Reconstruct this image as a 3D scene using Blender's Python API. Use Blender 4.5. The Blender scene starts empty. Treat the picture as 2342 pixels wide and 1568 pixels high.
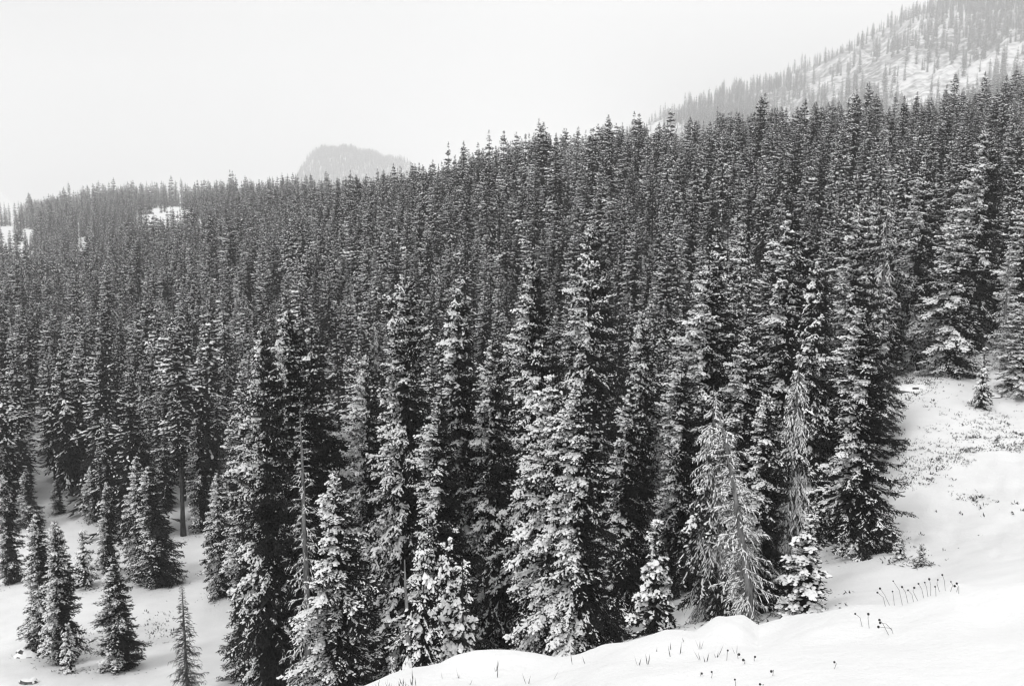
import bpy, math, random
import numpy as np
from mathutils import Matrix, Vector

# ------------------------------------------------------------------ settings
SC = bpy.context.scene
COL = SC.collection
PITCH = math.radians(9.0)
cam_d = bpy.data.cameras.new('camera')
cam_d.sensor_width = 36.0
cam_d.lens = 35.0
cam_d.clip_start = 0.1
cam_d.clip_end = 20000.0
cam = bpy.data.objects.new('camera', cam_d)
COL.objects.link(cam)
cam.location = (0, 0, 0)
cam.rotation_euler = (math.radians(90) - PITCH, 0, 0)
SC.camera = cam

SUN_EL, SUN_AZ = 50.0, -135.0      # degrees; azimuth clockwise from +Y: behind the camera, to the left
W = bpy.data.worlds.new('World')
SC.world = W
W.use_nodes = True
nt = W.node_tree
nt.nodes.clear()
N = nt.nodes.new
out = N('ShaderNodeOutputWorld')
bg = N('ShaderNodeBackground')
bg.inputs['Strength'].default_value = 0.104
sky = N('ShaderNodeTexSky')
sky.sky_type = 'NISHITA'
sky.sun_disc = False
sky.sun_elevation = math.radians(SUN_EL)
sky.sun_rotation = math.radians(SUN_AZ)
bw = N('ShaderNodeRGBToBW')
nt.links.new(sky.outputs[0], bw.inputs[0])
tc = N('ShaderNodeTexCoord')
dot = N('ShaderNodeVectorMath'); dot.operation = 'DOT_PRODUCT'
dot.inputs[1].default_value = (0.80, -0.15, 0.58)
nt.links.new(tc.outputs['Generated'], dot.inputs[0])
noi = N('ShaderNodeTexNoise')
noi.inputs['Scale'].default_value = 1.6
noi.inputs['Detail'].default_value = 3.0
noi.inputs['Roughness'].default_value = 0.45
nt.links.new(tc.outputs['Generated'], noi.inputs['Vector'])
m1 = N('ShaderNodeMath'); m1.operation = 'MULTIPLY_ADD'
m1.inputs[1].default_value = 0.9
nt.links.new(noi.outputs['Fac'], m1.inputs[0])
nt.links.new(dot.outputs['Value'], m1.inputs[2])
mr = N('ShaderNodeMapRange')
mr.interpolation_type = 'SMOOTHSTEP'
mr.inputs['From Min'].default_value = -0.35
mr.inputs['From Max'].default_value = 0.90
mr.inputs['To Min'].default_value = 6.4
mr.inputs['To Max'].default_value = 11.3
nt.links.new(m1.outputs[0], mr.inputs['Value'])
mx = N('ShaderNodeMix'); mx.data_type = 'FLOAT'
mx.inputs[0].default_value = 0.9
nt.links.new(bw.outputs[0], mx.inputs[2])
nt.links.new(mr.outputs[0], mx.inputs[3])
nt.links.new(mx.outputs[0], bg.inputs['Color'])
nt.links.new(bg.outputs[0], out.inputs[0])

sun_d = bpy.data.lights.new('sun', 'SUN')
sun_d.energy = 1.15
sun_d.angle = math.radians(14)
sun_d.color = (1.0, 1.0, 1.0)
sun = bpy.data.objects.new('sun', sun_d)
COL.objects.link(sun)
_a, _e = math.radians(SUN_AZ), math.radians(SUN_EL)
_dir = Vector((math.sin(_a) * math.cos(_e), math.cos(_a) * math.cos(_e), math.sin(_e)))
sun.rotation_euler = _dir.to_track_quat('Z', 'Y').to_euler()

SC.render.engine = 'CYCLES'
SC.view_settings.view_transform = 'Standard'
SC.view_settings.look = 'None'
SC.view_settings.exposure = 0.02
SC.view_settings.gamma = 1.0
SC.view_settings.use_curve_mapping = False
SC.cycles.use_denoising = True
SC.cycles.denoiser = 'OPENIMAGEDENOISE'
SC.cycles.denoising_input_passes = 'RGB_ALBEDO_NORMAL'
SC.cycles.denoising_prefilter = 'ACCURATE'
SC.cycles.max_bounces = 7
SC.cycles.diffuse_bounces = 4
SC.cycles.glossy_bounces = 1
SC.cycles.volume_bounces = 4
SC.cycles.transparent_max_bounces = 4
SC.render.film_transparent = False
try:
    SC.cycles.pixel_filter_type = 'BLACKMAN_HARRIS'
    SC.cycles.filter_width = 1.3
except Exception:
    pass

RNG = np.random.default_rng(11)
FV = 2278.0                         # focal length in units of a 2342-wide picture
U0, V0 = 1171.0, 784.0
CP, SP = math.cos(PITCH), math.sin(PITCH)


def ray(u, v):
    a, b = (u - U0) / FV, -(v - V0) / FV
    y = CP + b * SP
    return a / y, (-SP + b * CP) / y        # X/Y, Z/Y


def project(X, Y, Z):
    d = Y * CP - Z * SP
    up = Y * SP + Z * CP
    return U0 + FV * X / d, V0 - FV * up / d


# ------------------------------------------------------------------ numpy noise
def _hash(ix, iy, seed):
    h = (ix.astype(np.int64) * 374761393 + iy.astype(np.int64) * 668265263 + seed * 974711) & 0x7fffffff
    h = ((h ^ (h >> 13)) * 1274126177) & 0x7fffffff
    return ((h ^ (h >> 16)) & 0xffff) / 65535.0


def vnoise(x, y, seed=0):
    ix, iy = np.floor(x), np.floor(y)
    fx, fy = x - ix, y - iy
    fx, fy = fx * fx * fx * (fx * (fx * 6 - 15) + 10), fy * fy * fy * (fy * (fy * 6 - 15) + 10)
    a, b = _hash(ix, iy, seed), _hash(ix + 1, iy, seed)
    c, d = _hash(ix, iy + 1, seed), _hash(ix + 1, iy + 1, seed)
    return (a + (b - a) * fx) * (1 - fy) + (c + (d - c) * fx) * fy


def fbm(x, y, seed=0, octv=4):
    t, amp, tot = 0.0, 1.0, 0.0
    for k in range(octv):
        t = t + amp * vnoise(x * 2 ** k + 17.3 * k, y * 2 ** k - 9.1 * k, seed + k)
        tot += amp
        amp *= 0.5
    return t / tot - 0.5


def sstep(a, b, x):
    t = np.clip((x - a) / (b - a), 0, 1)
    return t * t * (3 - 2 * t)


# ------------------------------------------------------------------ terrain: stations across, rows going away
TAB = {
    -400: [(.6,-2.4),(5,-4.5),(11,-8.6),(15,-13),(22,-18.6),(30,-23.6),(40,-27),(50,-28.8),(65,-30.5),(85,-31.6),(110,-31.6),(150,-30.5),(220,-27),(330,-22),(480,-18),(550,-28),(650,-52),(780,-85),(900,-105),(1080,-115),(1600,-150)],
    0: [(.6,-2.4),(5,-4.3),(11,-8.2),(15,-12.5),(22,-18),(30,-23),(40,-26.5),(50,-28.2),(65,-30),(85,-31.2),(110,-31.2),(150,-29.5),(220,-25),(330,-18.6),(480,-14),(550,-24),(650,-50),(780,-85),(900,-105),(1080,-115),(1600,-150)],
    300: [(.6,-2.2),(5,-4),(11,-7.5),(15,-11.8),(22,-17),(30,-22),(40,-26),(50,-28),(65,-30),(85,-31.5),(110,-31.6),(150,-29),(220,-22.5),(330,-13.7),(470,-9.6),(540,-17),(650,-45),(780,-80),(900,-100),(1080,-110),(1600,-150)],
    600: [(.6,-2),(5,-3.6),(11,-6.5),(15,-10.5),(22,-15.5),(30,-20),(40,-24.3),(50,-27),(65,-29.5),(85,-31),(110,-30.2),(150,-25.5),(210,-17.5),(290,-10),(380,-6.4),(440,-11),(550,-35),(700,-70),(900,-90),(1080,-100),(1600,-140)],
    900: [(.6,-1.8),(5,-3.3),(11,-5.75),(15,-9.5),(22,-14.2),(30,-18.2),(40,-22),(50,-25),(65,-28),(85,-29.2),(110,-27),(150,-20.5),(205,-12),(260,-5.5),(312,-3.8),(370,-9),(480,-25),(700,-60),(900,-80),(1080,-90),(1600,-120)],
    1200: [(.6,-1.7),(5,-3.2),(10.5,-5.3),(15,-8.8),(22,-13),(30,-16.4),(40,-20),(50,-23),(65,-26),(85,-27.2),(110,-25),(150,-18),(200,-8.5),(245,-1.5),(287,1.2),(340,-4),(450,-14),(700,-25),(900,-25),(1080,-35),(1600,-80)],
    1500: [(.6,-1.6),(5,-3.0),(10,-4.75),(14,-7.5),(20,-10.7),(30,-14.1),(40,-18.5),(50,-21),(65,-23.5),(85,-24),(110,-21.5),(150,-14.5),(195,-5.5),(240,2.5),(275,6),(330,1),(450,-2),(650,25),(900,56),(1080,50),(1600,-30)],
    1800: [(.6,-1.55),(5,-2.9),(9,-4.1),(13,-6.9),(20,-10.6),(30,-13.3),(40,-16.5),(50,-18.5),(65,-20),(85,-20),(110,-17.5),(150,-10.5),(190,-2.5),(230,4.5),(270,8.5),(320,5),(450,10),(620,42),(850,90),(1050,85),(1600,0)],
    2100: [(.6,-1.5),(5,-2.8),(8.5,-3.7),(11,-6.0),(17,-9.2),(28,-11.9),(36,-14.2),(45,-15.2),(55,-14.8),(66,-13.6),(85,-14.8),(115,-13),(155,-6.5),(205,3),(260,10.5),(310,9),(450,25),(600,75),(800,135),(1000,140),(1600,60)],
    2342: [(.6,-1.45),(5,-2.75),(8.5,-3.66),(11,-5.9),(17,-8.9),(28,-11.2),(40,-14),(50,-15),(60,-14.4),(70,-13.7),(90,-14.3),(120,-11),(160,-4),(200,4),(250,13.5),(300,14),(450,40),(600,95),(800,165),(1000,200),(1600,150)],
    2750: [(.6,-1.4),(5,-2.5),(8,-3.3),(12,-4.8),(18,-6.8),(28,-9.5),(40,-11.5),(50,-12),(60,-11.5),(70,-10.5),(90,-8),(120,-3),(160,4),(200,12),(250,22),(300,28),(450,60),(600,125),(800,200),(1000,240),(1600,230)],
}
K_NEAR = 0.8
ST_U = np.array(sorted(TAB))
ST_S = (ST_U - U0) / FV / 0.975
RY = np.array([[p[0] for p in TAB[u]] for u in ST_U], float)
RZ = np.array([[p[1] for p in TAB[u]] for u in ST_U], float)
_left = np.clip((1250 - ST_U) / 900.0, 0, 1)
for j in range(len(ST_U)):
    k = np.full(21, K_NEAR)
    l = _left[j]
    k[11:16] = K_NEAR + l * np.array([.14, .42, .80, 1.15, 1.25])
    k[16:] = 2.6
    RZ[j, 12:15] -= np.interp(ST_U[j], [-400, 0, 150, 400, 700, 1000, 1300, 1900, 2300], [6.5, 6.0, 3.5, .8, 2.6, 4.4, 5.6, 4.2, 2.4]) * np.array([.5, .8, 1.0])
    RY[j] *= k
    RZ[j] *= k
    RZ[j] = np.minimum(RZ[j], 420)


def pchip(x, y, xq):
    h = np.diff(x); d = np.diff(y) / h
    m = np.zeros(len(x))
    for i in range(1, len(x) - 1):
        if d[i - 1] * d[i] > 0:
            w1, w2 = 2 * h[i] + h[i - 1], h[i] + 2 * h[i - 1]
            m[i] = (w1 + w2) / (w1 / d[i - 1] + w2 / d[i])
    m[0], m[-1] = d[0], d[-1]
    i = np.clip(np.searchsorted(x, xq) - 1, 0, len(x) - 2)
    t = np.clip((xq - x[i]) / h[i], 0, 1)
    return (y[i] * (1 + 2 * t) * (1 - t) ** 2 + m[i] * h[i] * t * (1 - t) ** 2
            + y[i + 1] * t * t * (3 - 2 * t) + m[i + 1] * h[i] * t * t * (t - 1))


NS, NL = 361, 700
SQ = np.linspace(ST_S[0], ST_S[-1], NS)
LQ = np.linspace(math.log(0.5), math.log(3000), NL)
_ry = np.stack([pchip(ST_S, RY[:, i], SQ) for i in range(21)], 1)
_rz = np.stack([pchip(ST_S, RZ[:, i], SQ) for i in range(21)], 1)
ZT = np.stack([pchip(np.log(_ry[i]), _rz[i], LQ) for i in range(NS)])


def H0(X, Y):
    Yc = np.clip(Y, 4.0, 2990.0)
    s = np.clip(X / Yc, SQ[0], SQ[-1] - 1e-6)
    fi = (s - SQ[0]) / (SQ[1] - SQ[0]); i = np.clip(fi.astype(int), 0, NS - 2); fi = fi - i
    fj = (np.log(Yc) - LQ[0]) / (LQ[1] - LQ[0]); j = np.clip(fj.astype(int), 0, NL - 2); fj = fj - j
    z = (ZT[i, j] * (1 - fi) + ZT[i + 1, j] * fi) * (1 - fj) + (ZT[i, j + 1] * (1 - fi) + ZT[i + 1, j + 1] * fi) * fj
    return z + np.maximum(4.0 - Y, 0) * 0.30


def bumpy(X, Y, u, v, dist, sx, sy):
    s, r = ray(u, v)
    return np.exp(-np.abs((X - s * dist) / sx) ** 2.6 - ((Y - dist) / sy) ** 2) * r * dist, s * dist


_cu = np.array([700, 900, 1050, 1240, 1330, 1430, 1520, 1590, 1640, 1700, 1735, 1790, 1850, 1960, 2060, 2180, 2260, 2342, 2500], float)
CREST_D = np.array([12, 18, 14, -6, -14, -12, 12, -14, 8, -4, -36, -24, -10, -6, -16, 16, 4, 2, 0], float)
CREST_S = (_cu - U0) / FV / (CP - .28 * SP)


def H(X, Y):
    X = np.asarray(X, float); Y = np.asarray(Y, float)
    z = H0(X, Y)
    # snow mounds and drifts close by
    near = sstep(22, 9, Y)
    z = z + near * (0.30 * fbm(X * .55, Y * .55, 3, 3) + 0.20 * np.maximum(fbm(X * 1.5 + 3, Y * 1.5, 8, 2), -.1) * sstep(4.4, 6.4, Y))
    z = z + sstep(16, 9, Y) * (.035 * fbm(X * 3.2 + .8 * Y, Y * 1.3, 71, 3) + .05 * fbm(X * .9 - .5 * Y, Y * 1.8, 73, 2))
    yc = np.interp(X / np.maximum(Y, 1), SQ, _ry[:, 2])
    z = z + np.interp(X / np.maximum(Y, 1), CREST_S, CREST_D) * Y / 2278.0 * np.exp(-((Y - yc) / 1.5) ** 2)
    hum = sstep(22, 28, Y) * sstep(50, 42, Y) * sstep(11, 15, X)
    z = z + hum * .30 * np.maximum(fbm(X * 1.1, Y * 1.1, 63, 3), -.15)
    mid = sstep(14, 30, Y) * sstep(600, 200, Y)
    z = z + mid * (0.9 * fbm(X * .12, Y * .12, 21, 3) + .12 * fbm(X * .9, Y * .9, 5, 2))
    far = sstep(60, 250, Y)
    z = z + far * 5.0 * fbm(X * .02, Y * .02, 31, 3)
    mt = sstep(800, 1250, Y) * sstep(.04, .2, X / np.maximum(Y, 1))
    rid = 0.5 - np.abs(fbm(X * .012, Y * .006, 41, 4)) * 2
    z = z + mt * (42 * (rid - .25) + 5 * fbm(X * .05, Y * .03, 47, 3))
    # the far hill half lost in cloud, and a spur further left
    base = z
    for (u, v, d, sx, sy) in ((752, 345, 3000, 150, 300), (792, 342, 3010, 140, 260), (838, 353, 3020, 170, 260), (890, 366, 3040, 190, 280), (-70, 395, 3300, 150, 300)):
        s, r = ray(u, v)
        w = np.exp(-np.abs((X - s * d) / sx) ** 2.4 - np.abs((Y - d) / sy) ** 2)
        z = np.maximum(z, base + w * (r * d - base) + w * 26 * fbm(X * .016, Y * .016, 51, 4))
    return z


# ------------------------------------------------------------------ materials
def mat(name, col, rough=0.9, spec=0.2):
    m = bpy.data.materials.new(name)
    m.use_nodes = True
    b = m.node_tree.nodes['Principled BSDF']
    b.inputs['Base Color'].default_value = (col, col, col, 1)
    b.inputs['Roughness'].default_value = rough
    b.inputs['Specular IOR Level'].default_value = spec
    return m, m.node_tree, b


def noise_col(m, tree, b, lo, hi, scale, detail=4.0, coord='Object', obj_var=0.0, stretch=None, p0=.35, p1=.65):
    n = tree.nodes.new('ShaderNodeTexNoise')
    n.inputs['Scale'].default_value = scale
    n.inputs['Detail'].default_value = detail
    t = tree.nodes.new('ShaderNodeTexCoord')
    src = t.outputs[coord]
    if stretch:
        mp = tree.nodes.new('ShaderNodeMapping')
        mp.inputs['Scale'].default_value = stretch
        tree.links.new(src, mp.inputs[0]); src = mp.outputs[0]
    tree.links.new(src, n.inputs['Vector'])
    r = tree.nodes.new('ShaderNodeMapRange')
    r.inputs['From Min'].default_value, r.inputs['From Max'].default_value = p0, p1
    r.inputs['To Min'].default_value, r.inputs['To Max'].default_value = lo, hi
    tree.links.new(n.outputs['Fac'], r.inputs['Value'])
    src = r.outputs[0]
    if obj_var:
        oi = tree.nodes.new('ShaderNodeObjectInfo')
        r2 = tree.nodes.new('ShaderNodeMapRange')
        r2.inputs['To Min'].default_value, r2.inputs['To Max'].default_value = 1 - obj_var, 1 + obj_var
        tree.links.new(oi.outputs['Random'], r2.inputs['Value'])
        mu = tree.nodes.new('ShaderNodeMath'); mu.operation = 'MULTIPLY'
        tree.links.new(src, mu.inputs[0]); tree.links.new(r2.outputs[0], mu.inputs[1])
        src = mu.outputs[0]
    tree.links.new(src, b.inputs['Base Color'])
    return n


M_NEEDLE, t_, b_ = mat('needles', .03, .8, .1); noise_col(M_NEEDLE, t_, b_, .006, .024, 9.0, obj_var=.5)
M_SNOW, t_, b_ = mat('snow_on_branches', .86, .85, .15); noise_col(M_SNOW, t_, b_, .84, .93, 6.0)
M_BARK, t_, b_ = mat('bark', .07, .9, .1); noise_col(M_BARK, t_, b_, .025, .085, 14.0, stretch=(1, 1, .18))
M_DEAD, t_, b_ = mat('grey_dead_wood', .16, .9, .1); noise_col(M_DEAD, t_, b_, .09, .27, 10.0, stretch=(1, 1, .2))
M_WEED, t_, b_ = mat('dry_weed', .06, .9, .1); noise_col(M_WEED, t_, b_, .02, .10, 3.0)
M_ROCK, t_, b_ = mat('rock', .09, .9, .2); noise_col(M_ROCK, t_, b_, .03, .16, 5.0)

# ground snow with rock showing through where the vertex attribute says so
M_GROUND, t_, b_ = mat('ground_snow', .88, .75, .2)
_n = noise_col(M_GROUND, t_, b_, .81, .87, .8)
_prev = b_.inputs['Base Color'].links[0].from_socket
at = t_.nodes.new('ShaderNodeAttribute'); at.attribute_name = 'rock'
rn = t_.nodes.new('ShaderNodeTexNoise'); rn.inputs['Scale'].default_value = .09; rn.inputs['Detail'].default_value = 6
tcg = t_.nodes.new('ShaderNodeTexCoord'); t_.links.new(tcg.outputs['Object'], rn.inputs['Vector'])
ad = t_.nodes.new('ShaderNodeMath'); ad.operation = 'MULTIPLY_ADD'; ad.inputs[1].default_value = 1.2
t_.links.new(rn.outputs['Fac'], ad.inputs[0]); t_.links.new(at.outputs['Fac'], ad.inputs[2])
rr = t_.nodes.new('ShaderNodeMapRange'); rr.inputs['From Min'].default_value = .86; rr.inputs['From Max'].default_value = 1.24
t_.links.new(ad.outputs[0], rr.inputs['Value'])
mxg = t_.nodes.new('ShaderNodeMix'); mxg.data_type = 'FLOAT'
t_.links.new(rr.outputs[0], mxg.inputs[0]); t_.links.new(_prev, mxg.inputs[2]); mxg.inputs[3].default_value = .10
t_.links.new(mxg.outputs[0], b_.inputs['Base Color'])
bn = t_.nodes.new('ShaderNodeTexNoise'); bn.inputs['Scale'].default_value = 7.0; bn.inputs['Detail'].default_value = 9; bn.inputs['Roughness'].default_value = .65
t_.links.new(tcg.outputs['Object'], bn.inputs['Vector'])
bu = t_.nodes.new('ShaderNodeBump'); bu.inputs['Strength'].default_value = .6; bu.inputs['Distance'].default_value = .05
t_.links.new(bn.outputs['Fac'], bu.inputs['Height']); t_.links.new(bu.outputs[0], b_.inputs['Normal'])


# ------------------------------------------------------------------ mesh helpers
def mesh_np(name, V, F, mats, mi=None, smooth=False):
    me = bpy.data.meshes.new(name)
    V = np.asarray(V, np.float32); F = np.asarray(F, np.int32)
    k = F.shape[1]
    me.vertices.add(len(V)); me.vertices.foreach_set('co', V.ravel())
    me.loops.add(F.size); me.loops.foreach_set('vertex_index', F.ravel())
    me.polygons.add(len(F)); me.polygons.foreach_set('loop_start', np.arange(0, F.size, k, dtype=np.int32))
    for m in mats:
        me.materials.append(m)
    if mi is not None:
        me.polygons.foreach_set('material_index', np.asarray(mi, np.int32))
    if smooth:
        me.polygons.foreach_set('use_smooth', np.ones(len(F), bool))
    me.update(calc_edges=True)
    return me


def link(name, data, parent=None, **props):
    o = bpy.data.objects.new(name, data)
    COL.objects.link(o)
    if parent is not None:
        o.parent = parent
    for k, v in props.items():
        o[k] = v
    return o


class Soup:
    def __init__(self):
        self.V, self.F, self.n = [], [], 0

    def add(self, V, F):
        V = np.asarray(V, float).reshape(-1, 3); F = np.asarray(F, int).reshape(-1, 3)
        self.V.append(V); self.F.append(F + self.n); self.n += len(V)

    def get(self):
        if not self.V:
            return np.zeros((0, 3)), np.zeros((0, 3), int)
        return np.concatenate(self.V), np.concatenate(self.F)


def tube(pts, rad, sides=6, cap=True):
    pts = np.asarray(pts, float); n = len(pts)
    rad = np.broadcast_to(np.asarray(rad, float), (n,))
    tg = np.gradient(pts, axis=0); tg /= np.linalg.norm(tg, axis=1)[:, None] + 1e-9
    ref = np.array([0, 0, 1.0]) if abs(tg[0, 2]) < .9 else np.array([1.0, 0, 0])
    A = np.cross(tg, ref); A /= np.linalg.norm(A, axis=1)[:, None] + 1e-9
    B = np.cross(tg, A)
    th = np.arange(sides) * 2 * math.pi / sides
    V = pts[:, None, :] + rad[:, None, None] * (np.cos(th)[None, :, None] * A[:, None, :] + np.sin(th)[None, :, None] * B[:, None, :])
    V = V.reshape(-1, 3)
    F = []
    for i in range(n - 1):
        for j in range(sides):
            a, b = i * sides + j, i * sides + (j + 1) % sides
            F += [(a, b, b + sides), (a, b + sides, a + sides)]
    if cap:
        for j in range(1, sides - 1):
            F.append(((n - 1) * sides, (n - 1) * sides + j, (n - 1) * sides + j + 1))
            F.append((0, j + 1, j))
    return V, np.array(F)


# ------------------------------------------------------------------ ground sheet
def build_ground():
    q = np.concatenate([np.linspace(-1, -.62, 22)[:-1], np.linspace(-.62, .62, 330), np.linspace(.62, 1, 22)[1:]])
    Yr = np.exp(np.linspace(math.log(3.2), math.log(4000), 330))
    Q, Y = np.meshgrid(q, Yr)
    smax = 1.6 + 5.0 * sstep(120, 6, Y)
    s = np.where(np.abs(Q) <= .62, Q, np.sign(Q) * (.62 + (np.abs(Q) - .62) / .38 * (smax - .62)))
    X = s * Y
    Z = H(X, Y)
    V = np.stack([X, Y, Z], -1).reshape(-1, 3)
    ny, nx = X.shape
    i = np.arange(ny - 1)[:, None] * nx + np.arange(nx - 1)[None, :]
    F = np.stack([i, i + 1, i + 1 + nx, i + nx], -1).reshape(-1, 4)
    # the slope behind and beside the camera
    Xb, Yb = np.meshgrid(np.linspace(-21, 21, 60), np.linspace(-60, 3.2, 60))
    Zb = H(Xb, Yb)
    n0 = len(V)
    V = np.concatenate([V, np.stack([Xb, Yb, Zb - .004], -1).reshape(-1, 3)])
    i = np.arange(59)[:, None] * 60 + np.arange(59)[None, :] + n0
    F = np.concatenate([F, np.stack([i, i + 1, i + 61, i + 60], -1).reshape(-1, 4)])
    me = mesh_np('snow_ground', V, F, [M_GROUND], smooth=True)
    X, Y = V[:, 0], V[:, 1]
    mtn = sstep(900, 1250, Y) * sstep(.05, .15, X / np.maximum(Y, 1))
    rock = mtn * (.42 + .7 * fbm(X * .016, Y * .010, 77, 3))
    a = me.attributes.new('rock', 'FLOAT', 'POINT')
    a.data.foreach_set('value', rock.astype(np.float32))
    return link('snow_ground', me, kind='structure')


build_ground()

# ------------------------------------------------------------------ branch templates
def kite(a, b, w, roll=0.0, fold=.55):
    """a folded leaf-shaped spray from a to b: two triangles like a little roof"""
    d = b - a; l = np.linalg.norm(d) + 1e-9; d = d / l
    side = np.cross(d, (0, 0, 1.0)); side /= np.linalg.norm(side) + 1e-9
    up = np.cross(side, d)
    sd = side * math.cos(roll) + up * math.sin(roll)
    m = a + (b - a) * .45
    return np.array([a, m + sd * w * .5 - up * w * fold * .5, b, m - sd * w * .5 - up * w * fold * .5]), [(0, 1, 2), (0, 2, 3)]


def lump(a, b, w, h, rng):
    """snow lying along a twig from a to b"""
    d = b - a; l = np.linalg.norm(d) + 1e-9; d = d / l
    side = np.cross(d, (0, 0, 1.0)); side /= np.linalg.norm(side) + 1e-9
    up = np.array((0, 0, 1.0))
    j = rng.uniform(.75, 1.25, 6)
    p = a + (b - a) * .3; q = a + (b - a) * .72
    V = np.array([a, p + side * w * .5 * j[0], p - side * w * .5 * j[1], p + up * h * j[2],
                  q + side * w * .5 * j[3], q - side * w * .5 * j[4], q + up * h * .9 * j[5], b])
    F = [(0, 1, 3), (0, 3, 2), (1, 4, 6), (1, 6, 3), (3, 6, 5), (3, 5, 2), (4, 7, 6), (6, 7, 5)]
    return V, F


def axis_pt(x, L, droop):
    return np.array([x * L, 0, L * (-droop * x * x + .55 * droop * x ** 4)])


def branch_tmpl(L, lod, snow, rng, droop=.35, dead=0.0):
    nd, sn = Soup(), Soup()
    wig = rng.normal(0, .03, 8) * L
    def ax(x):
        p = axis_pt(x, L, droop)
        i = min(int(x * 7), 6); f = x * 7 - i
        p[1] += wig[i] * (1 - f) + wig[i + 1] * f
        return p
    if lod == 0:
        nt_ = int(np.clip(L / .042, 6, 34))
    elif lod == 1:
        nt_ = int(np.clip(L / .15, 4, 9))
    else:
        nt_ = 3
    if lod == 0:
        pts = [ax(x) for x in (0, .3, .6, .9)]
        V, F = tube(pts, np.linspace(.011 + .007 * L, .004, 4), 3, False); nd.add(V, F)
    wk = {0: .06, 1: .13, 2: .26}[lod]
    for k in range(nt_):
        x = .16 + .84 * ((k + rng.uniform(.1, .9)) / nt_) ** .8
        sd = 1 if (k + rng.integers(0, 2)) % 2 else -1
        l = (L * .34 * (1.08 - x) ** .6 + .09) * rng.uniform(.6, 1.25)
        l = min(l, .36)
        if lod == 1:
            l = min(l * 1.25, .5)
        if lod == 2:
            l = max(L * .5, .3)
        ang = sd * rng.uniform(.5, 1.25) * (1 - .45 * x)
        dr = rng.uniform(-.6, .12)
        a = ax(x) + np.array([0, 0, rng.normal(0, .03)])
        d = np.array([math.cos(ang) * math.cos(dr), math.sin(ang) * math.cos(dr), math.sin(dr)])
        b = a + d * l
        V, F = kite(a, b, wk * rng.uniform(.8, 1.25), rng.uniform(-.5, .5)); nd.add(V, F)
        got = rng.random() < ((.0, .40, .68, .92), (.0, .16, .30, .5), (.0, .25, .45, .65))[lod][snow]
        if lod == 0:
            for q in range(int(np.clip(l / .06, 2, 5))):
                xx = rng.uniform(.25, 1.0)
                aa = a + d * l * xx
                an2 = ang + rng.choice([-1, 1]) * rng.uniform(.4, 1.1)
                dr2 = dr + rng.uniform(-.7, .3)
                dd = np.array([math.cos(an2) * math.cos(dr2), math.sin(an2) * math.cos(dr2), math.sin(dr2)])
                V, F = kite(aa, aa + dd * rng.uniform(.08, .15), rng.uniform(.035, .06), rng.uniform(-.8, .8)); nd.add(V, F)
                if got and rng.random() < .22 * snow:
                    w = rng.uniform(.035, .06) * (.8 + .2 * snow)
                    V, F = lump(aa + (0, 0, .01), aa + dd * rng.uniform(.07, .12) + (0, 0, .01), w, w * .6, rng); sn.add(V, F)
        if got:
            w = (0, .045, .064, .095)[snow] * rng.uniform(.6, 1.35) * {0: 1, 1: 1.35, 2: 1.9}[lod]
            h = w * rng.uniform(.4, .8)
            up = np.array((0, 0, .012 if lod == 0 else .022))
            f0 = rng.uniform(-.05, .35)
            V, F = lump(a + d * l * f0 + up, a + d * l * min(f0 + rng.uniform(.4, .75), 1.02) + up, w, h, rng)
            sn.add(V, F)
    a, b = ax(.75), ax(1.0) + np.array([.06, 0, 0])
    V, F = kite(a, b, wk * 1.1); nd.add(V, F)
    if snow:
        w = (0, .055, .085, .12)[snow] * {0: 1, 1: 1.2, 2: 1.6}[lod]
        if lod == 0:
            for x0 in (.4, .6, .8):
                if rng.random() < .25 + .2 * snow:
                    V, F = lump(ax(x0) + (0, 0, .015), ax(min(x0 + rng.uniform(.12, .24), 1.02)) + (0, 0, .015), w * rng.uniform(.7, 1.2) * (.5 + .6 * min(L, 1)), w * .5, rng); sn.add(V, F)
        else:
            for x0 in ((.22, .48, .72) if lod == 1 else (.35, .68)):
                if rng.random() < (.0, .42, .68, .92)[snow]:
                    ww = (.06 + .05 * min(L, 1.6)) * (.0, .75, 1.0, 1.3)[snow] * rng.uniform(.6, 1.3) * (1 if lod == 1 else 1.5)
                    V, F = lump(ax(x0) + (0, 0, .03), ax(min(x0 + rng.uniform(.2, .36), 1.04)) + (0, 0, .03), ww, ww * .5, rng); sn.add(V, F)
    return nd.get(), sn.get()


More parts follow.
